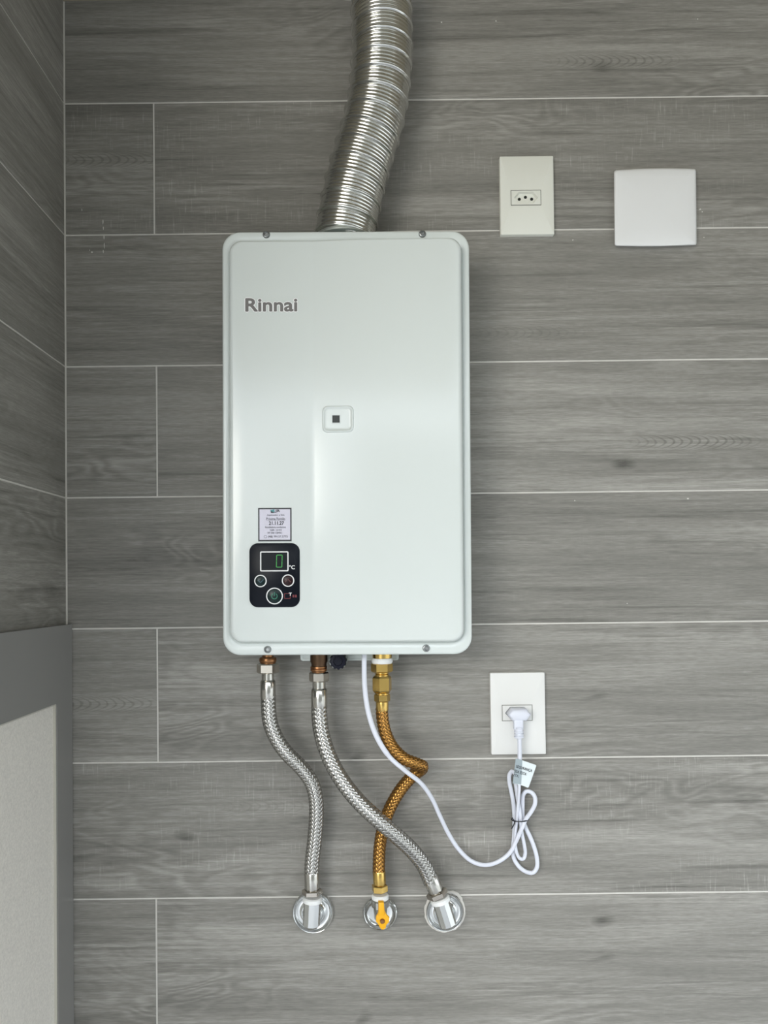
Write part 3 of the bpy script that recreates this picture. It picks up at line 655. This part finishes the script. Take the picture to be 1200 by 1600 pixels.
# ------------------------------------------------------------------ wall outlets and gas valve
def outlet(name, label, cx, cy, topx, topy, rflange, putty=False):
    c = P(cx, cy, 0); v = thing(name, c, label, 'water outlet', 'chrome elbow outlets below the heater'); k = S(-.005)
    out = Vector((0, -1, 0)); R = rflange * k
    bm = BM(); lathe(bm, [(.0, R * .98), (.0025, R), (.0045, R * .985), (.0060, R * .95), (.0055, R * .91), (.0030, R * .86), (.0018, R * .78), (.0016, R * .66), (.0032, R * .54), (.0070, R * .46), (.0095, R * .44), (.0105, R * .40), (.0105, R * .30)], c, out, 56)
    part('escutcheon', bm, M['chrome'], v, angle=60)
    t = P(topx, topy, YV); ax = Vector((t.x - c.x, 0, t.z - c.z)); ax.normalize(); ri = .0118
    b0 = c + out * .008; mid = Vector((c.x, YV, c.z)); pts = [b0, c + out * .016]
    for j in range(1, 7):
        a = PI / 2 * j / 6; rb = .013
        pts.append(Vector((c.x, YV + rb, c.z)) + out * (rb * math.sin(a)) + ax * (rb * (1 - math.cos(a))))
    L = (t - mid).length; pts.append(mid + ax * (L - .002))
    for j in range(1): pass
    bm = BM(); tube(bm, pts, ri, 28); el = part('elbow', bm, M['chrome'], v, angle=60)
    # faceted body on the upright part of the elbow
    bm = BM(); lathe(bm, [(-.0105, ri * .55), (-.0085, ri * .86), (-.005, ri + .0010), (L - .004, ri + .0010), (L - .003, ri)], mid, ax, 10, PI / 10)
    part('faceted_collar', bm, M['chrome'], el, smooth=False)
    bm = BM(); lathe(bm, [(0, .0108), (.001, .0142), (.0065, .0146), (.0080, .0125)], t - ax * .0065, ax, 30); part('thread_tape', bm, M['teflon'], v, label='white thread seal tape')
    return v, c, R
outlet('water_outlet', 'left chrome elbow outlet on the wall, below the short steel hose', 489.5, 1424, 488.3, 1403, 32.5)
vB, cB, RB = outlet('water_outlet', 'right chrome elbow outlet in a ring of white grout', 695, 1424, 687.3, 1404, 29.5)
bm = BM(); rr = random.Random(3); n = 48; rad = [RB * (1.075 + .05 * rr.random() + (.10 if 4 < k < 10 else 0)) for k in range(n)]
vo = [[bm.verts.new((cB.x + rad[k] * f * math.cos(2 * PI * k / n), y, cB.z + rad[k] * f * math.sin(2 * PI * k / n))) for k in range(n)] for f, y in ((1, .0005), (.985, -.0012), (.93, -.0022), (.86, -.0018))]
for Q, R in zip(vo, vo[1:]):
    for j in range(n): bm.faces.new((Q[j], Q[(j + 1) % n], R[(j + 1) % n], R[j]))
part('grout_ring', bm, M['grout'], vB, label='rough ring of white grout')
c = P(594, 1425, 0); gv = thing('gas_valve', c, 'gas shut-off valve with yellow lever handle on a chrome wall plate', 'valve')
out = Vector((0, -1, 0)); R = 27.3 * S(-.005)
bm = BM(); lathe(bm, [(0, R * .97), (.003, R), (.0055, R * .97), (.0065, R * .91), (.0055, R * .85), (.0025, R * .80), (.0015, R * .6), (.0015, R * .3)], c, out, 56); part('escutcheon', bm, M['chrome'], gv, angle=60)
t = P(594, 1402, YV); ax = Vector((0, 0, 1)); mid = P(594, 1428, YV)
bm = BM(); tube(bm, [c + out * .001, c + out * .012, Vector((c.x, YV + .011, mid.z)), Vector((c.x, YV + .003, mid.z + .002)), Vector((c.x, YV, mid.z + .008)), Vector((t.x, YV, t.z))], .0100, 26); vb = part('valve_body', bm, M['satin'], gv, angle=60)
bm = BM(); hexnut(bm, Vector((t.x, YV, t.z - .016)), ax, .013, .0128, PI / 6); part('valve_collar', bm, M['satin'], gv, smooth=False)
bm = BM(); lathe(bm, [(0, .0108), (.001, .0124), (.0055, .0128), (.0075, .0112)], Vector((t.x, YV, t.z - .003)), ax, 30); part('thread_tape', bm, M['teflon'], gv, label='white thread seal tape')
pv = P(597.5, 1439, -.050); bm = BM(); lathe(bm, [(0, .006), (.012, .006)], Vector((pv.x, YV - .004, pv.z)), out, 20); part('valve_stem', bm, M['brass'], gv)
yh = -.052
hp = [(591, 1408.5), (599.3, 1408.5), (601.2, 1424), (603.5, 1429), (608.5, 1434.5), (608, 1441), (603.5, 1446), (602.8, 1450.5), (599, 1453), (596, 1452.5), (593, 1449), (592, 1446), (587.3, 1440), (587.2, 1433), (589.5, 1429), (591, 1426)]
bm = BM(); plate(bm, [(P(x, y, yh).x, P(x, y, yh).z) for x, y in reversed(hp)], yh + .004, yh, .0009); hd = part('lever_handle', bm, M['yellow'], gv, label='yellow lever handle')
a = P(594.5, 1408.5, yh); bm = BM(); box(bm, (P(591.6, 1440, yh).x, yh - .003, P(600, 1430, yh).z), (P(600.4, 1440, yh).x, yh + .001, P(600, 1409, yh).z), .0014); part('lever_rib', bm, M['yellow'], hd)
bm = BM(); lathe(bm, [(0, .0036), (.002, .0036), (.0032, .0028), (.0032, 0)], P(597.5, 1439, yh) + Vector((0, .0002, 0)), out, 18); part('screw', bm, M['copper'], hd)

# ------------------------------------------------------------------ wall plates
def quad(px, y): return [(P(x_, y_, y).x, P(x_, y_, y).z) for x_, y_ in px]
def socket(label, x0, y0, x1, y1, mx0, my0, mx1, my1, m, skew=0.0, ins=True):
    c = P((x0 + x1) / 2, (y0 + y1) / 2, 0); o = thing('power_socket', c, label, 'socket', roty=skew)
    RI = ROOTM[o.name].inverted(); yf = -.0085; k = S(yf)
    w, h = (x1 - x0) * k / 2, (y1 - y0) * k / 2
    bm = BM(); mw = (mx1 - mx0) * k / 2; mh = (my1 - my0) * k / 2; mc = RI @ P((mx0 + mx1) / 2, (my0 + my1) / 2, yf)
    
    inn = rrect(mc.x - mw + .0004, mc.z - mh + .0004, mc.x + mw - .0004, mc.z + mh - .0004, .0004, 3)
    rg = [[bm.verts.new((x, y, z)) for x, z in q] for q, y in ((rrect(-w, -h, w, h, .0012, 3), .0004), (rrect(-w, -h, w, h, .0012, 3), yf + .0009), (rrect(-w + .0003, -h + .0003, w - .0003, h - .0003, .0011, 3), yf + .0003), (rrect(-w + .0009, -h + .0009, w - .0009, h - .0009, .001, 3), yf), (inn, yf), (inn, yf + .004))]
    for A, B in zip(rg, rg[1:]):
        for j in range(len(A)): bm.faces.new((A[j], A[(j + 1) % len(A)], B[(j + 1) % len(A)], B[j]))
    part('cover_plate', bm, m, o, local=True)
    bm = BM(); ringplate(bm, rrect(mc.x - mw, mc.z - mh, mc.x + mw, mc.z + mh, .0004, 2), rrect(mc.x - mw + .0011, mc.z - mh + .0011, mc.x + mw - .0011, mc.z + mh - .0011, .0003, 2), yf + .001, yf - .0002); part('module_gap_shade', bm, M['gap'], o, smooth=False, local=True)  # thin ring coloured as the shade in the joint, no real opening
    # module with a hexagonal recess
    bm = BM(); hw, hh, cxx = .0185, .0088, .0052 * 2.2
    hexo = [(mc.x + a * hw, mc.z + b * hh) for a, b in ((1, 0), (.60, 1), (-.60, 1), (-1, 0), (-.60, -1), (.60, -1))]
    rect = [(mc.x + a * (mw - .0011), mc.z + b * (mh - .0011)) for a, b in ((1, 0), (1, 1), (-1, 1), (-1, 0), (-1, -1), (1, -1))]
    hexi = [(mc.x + (x - mc.x) * .93, mc.z + (z - mc.z) * .88) for x, z in hexo]
    ly = [[bm.verts.new((x, y, z)) for x, z in q] for q, y in ((rect, yf + .001), (rect, yf - .0007), (hexo, yf - .0007), (hexi, yf + .0040))]
    for A, B in zip(ly, ly[1:]):
        for j in range(6): bm.faces.new((A[j], A[(j + 1) % 6], B[(j + 1) % 6], B[j]))
    bm.faces.new(ly[-1]); md = part('socket_module', bm, m, o, smooth=False, local=True)
    if ins:
        for dx, dz in ((-.0096, -.0004), (0, .0026), (.0096, -.0004)):
            bm = BM(); lathe(bm, [(0, .0024), (.0009, .0024), (.0009, 0)], (mc.x + dx, yf + .0044, mc.z + dz), out, 18); part('pin_hole', bm, M['dark'], md, local=True)
    return o, mc
socket('cream power socket with three empty pin holes, above and right of the heater', 779.5, 247.0, 864, 371.5, 797.7, 296.7, 845.8, 321.3, M['plate_cream'], 0.001)
sk2, mc2 = socket('white power socket with a white plug in it, lower right of the heater', 765.5, 1050, 850.3, 1177, 784.2, 1101.2, 832.0, 1126.4, M['plate_white'], -0.002, False)
c = P(1023.5, 324, 0); cv = thing('blank_cover', c, 'square white blank cover plate with bulging edges, right of the upper socket', 'cover plate')
yf = -.012
def pillow(f, y):
    px = []; x0, x1, ya, yb_ = 959.5, 1087.5, 266.5, 384
    for kx in range(13):
        u = kx / 12; px.append((x0 + 3 + (x1 - x0 - 6) * u, ya - 0.6 - 1.9 * math.sin(PI * u) + (-2.2 * u)))
    px += [(x1 - .8, ya - 1.6), (x1, ya + 1.5)]; px += [(x1 + .6, 324), (x1 + 1, yb_ - 4), (x1 + .2, yb_ - 1.6)]
    for kx in range(13):
        u = 1 - kx / 12; px.append((x0 + 3.5 + (x1 - x0 - 6) * u, yb_ + 0.4 + 1.4 * math.sin(PI * u) - 1.6 * u))
    px += [(x0 + 1.2, yb_ - .6), (x0 + .6, yb_ - 3), (x0, 324), (x0 - .2, ya + 3), (x0 + .6, ya + 1)]
    cx, cy = 1023.5, 324
    return [(cx + (a - cx) * f, cy + (b - cy) * f) for a, b in px]
bm = BM(); rr_ = []
for f, y in ((1, .0004), (1, -.007), (.995, -.0095), (.983, -.0112), (.95, -.0122), (.8, -.0136), (.55, -.0146), (.25, -.0151)):
    rr_.append([bm.verts.new((x, y, z)) for x, z in reversed(quad(pillow(f, y), min(y, 0)))])
for A, B in zip(rr_, rr_[1:]):
    for j in range(len(A)): bm.faces.new((A[j], A[(j + 1) % len(A)], B[(j + 1) % len(A)], B[j]))
bm.faces.new(rr_[0]); bm.faces.new(rr_[-1]); part('cover_face', bm, M['cover'], cv, angle=50)

# ------------------------------------------------------------------ power cord with plug, tag and twist tie
def cp_(x, y): return (740 + x / 4.444, 1030 + y / 4.444)
B_ = lambda x, y, d: (*cp_(x, y), d)
wp = [(569.2, 1020, -.072), (569, 1042, -.076), (570, 1075, -.084), (576, 1115, -.092), (589, 1152, -.098), (609, 1183, -.098), (634, 1205, -.094), (657, 1223, -.080), (674, 1246, -.062), (687, 1274, -.044), (700, 1301, -.030), (716, 1326, -.020), (736, 1345, -.014), (757, 1351.5, -.013), (778, 1346.5, -.014), B_(250, 1345, -.017), B_(295, 1262, -.020), B_(330, 1185, -.023), B_(362, 1112, -.0225),
      B_(402, 1055, -.019), B_(426, 1005, -.016), B_(425, 955, -.014), B_(398, 922, -.013), B_(365, 918, -.0125), B_(345, 940, -.0122), B_(340, 1020, -.0115), B_(342, 1110, -.0110), B_(362, 1170, -.0110), B_(395, 1240, -.011), B_(425, 1320, -.011), B_(441, 1395, -.011), B_(438, 1450, -.011), B_(412, 1482, -.0105), B_(370, 1478, -.010), B_(320, 1445, -.009), B_(283, 1390, -.0085), B_(272, 1330, -.008), B_(281, 1230, -.0075), B_(284, 1110, -.007),
      B_(276, 1000, -.007), B_(262, 920, -.007), B_(248, 850, -.008), B_(250, 798, -.0095), B_(270, 777, -.0125), B_(286, 800, -.0155), B_(292, 870, -.0170), B_(304, 960, -.0175), B_(318, 1040, -.0180), B_(326, 1110, -.0185), B_(334, 1200, -.0165), B_(352, 1290, -.015), B_(358, 1350, -.0145), B_(345, 1385, -.0150), B_(320, 1382, -.0160), B_(298, 1340, -.0165), B_(288, 1260, -.0165), B_(292, 1180, -.0170), B_(300, 1110, -.0175),
      B_(306, 1040, -.021), B_(312, 960, -.024), B_(318, 850, -.0265), B_(320, 740, -.0265), B_(320, 640, -.0260), B_(319, 560, -.0255), B_(318, 530, -.0250)]
wpts = [P(*q) for q in wp]
cord = thing('power_cable', P(815, 1280, 0), 'white power cord hanging from the heater, bundled below the lower socket', 'cable')
path, L = spline(wpts, .0022)
bm = BM(); tube(bm, path, lambda i: .0037 if i * .0022 < .15 else (.0032 if i < len(path) - 34 else .0044), 14, flat=.78); part('cable', bm, M['cord'], cord, angle=180)
# plug: hexagonal head with three prongs side, strain relief below
RI = ROOTM[sk2.name]; pc = RI @ mc2; bm = BM(); hw, hh = .0180, .0100
def ph(f, dx=0, dz=0): return [(pc.x + dx + a * hw * f, pc.z + dz + b * hh * (1 - (1 - f) * 1.6)) for a, b in ((1, .05), (.62, .92), (-.62, .92), (-1, .05), (-.62, -.95), (.62, -.95))]
ly = [[bm.verts.new((x, y, z)) for x, z in ph(f)] for f, y in ((.94, -.0030), (.94, -.0125), (.985, -.014), (.985, -.024), (.93, -.0285), (.78, -.0305))]
for A, B in zip(ly, ly[1:]):
    for j in range(6): bm.faces.new((A[j], A[(j + 1) % 6], B[(j + 1) % 6], B[j]))
bm.faces.new(ly[0]); bm.faces.new(ly[-1]); es = [e for e in bm.edges if len(e.link_faces) == 2 and e.calc_face_angle(0) > .5]
bmesh.ops.bevel(bm, geom=es, offset=.0009, segments=2, affect='EDGES'); plug = part('plug', bm, M['cord'], cord, angle=45, label='white hexagonal plug')
top_ = P(809.5, 1118, -.0245); bot_ = P(811, 1154, -.0250); axp = (bot_ - top_).normalized(); Lp = (bot_ - top_).length
bm = BM(); box(bm, (P(802, 1120, -.024).x, -.0292, P(802, 1140, -.0245).z), (P(817, 1120, -.024).x, -.0175, P(802, 1117, -.0245).z), .0022); 
for k in range(4):
    z1 = Lp * (.58 + .115 * k); lathe(bm, [(z1 - .0012, .0064), (z1 - .0008, .0074), (z1 + .0010, .0074), (z1 + .0014, .0064)], top_, axp, 20)
lathe(bm, [(Lp * .5, .0066), (Lp * .95, .0060), (Lp, .0048)], top_, axp, 20); part('strain_relief', bm, M['cord'], plug, angle=45)
# tag and its grey tape
yt = -.0310
tg = [(806.2, 1185.6), (816, 1188), (837.0, 1195.2), (838.0, 1196.6), (826.3, 1229.6), (824.6, 1230.8), (814, 1226.6), (801.4, 1224)]
bm = BM(); plate(bm, list(reversed(quad(tg, yt))), yt + .0004, yt); tag = part('tag', bm, M['tag'], cord, smooth=False, label='small white printed paper tag')
tp = [(805.9, 1185.2), (816.2, 1187.6), (814.2, 1225.6), (801.2, 1224.2)]
bm = BM(); plate(bm, list(reversed(quad(tp, yt - .0006))), yt - .0001, yt - .0006); part('tape', bm, M['tape'], tag, smooth=False, label='grey tape over the tag')
for body, x, y, w, h, m in (('SEGURANÇA', 805.6, 1200.2, 26.0, 5.2, 'ink'), ('SSA ESTA', 803.6, 1206.6, 19.0, 4.4, 'ink'), ('ETA.', 802.0, 1212.6, 8.6, 4.0, 'ink')):
    bm = text_bm(body, w * S(yt), h * S(yt), .012, .0001); bm.transform(Matrix.Translation(P(x, y, yt - .0008)) @ Matrix.Rotation(math.radians(17), 4, 'Y')); part('lettering', bm, M[m], tag, smooth=False)
# twist tie round the bundle
bm = BM(); ring = []
cA = P(*cp_(323, 1111), -.0155)
for k in range(25):
    a = 2 * PI * k / 24; ring.append(cA + Vector((.0128 * math.cos(a), -.0115 * math.sin(a), .0006 * math.cos(a))))
tube(bm, ring, .0010, 8); tl, _ = spline([P(*cp_(276, 1112), -.0155), P(*cp_(284, 1135), -.024), P(*cp_(274, 1160), -.026), P(*cp_(264, 1176), -.025)], .001)
tube(bm, tl, .0009, 8); part('twist_tie', bm, M['ink'], cord, label='black twist tie round the bundle')
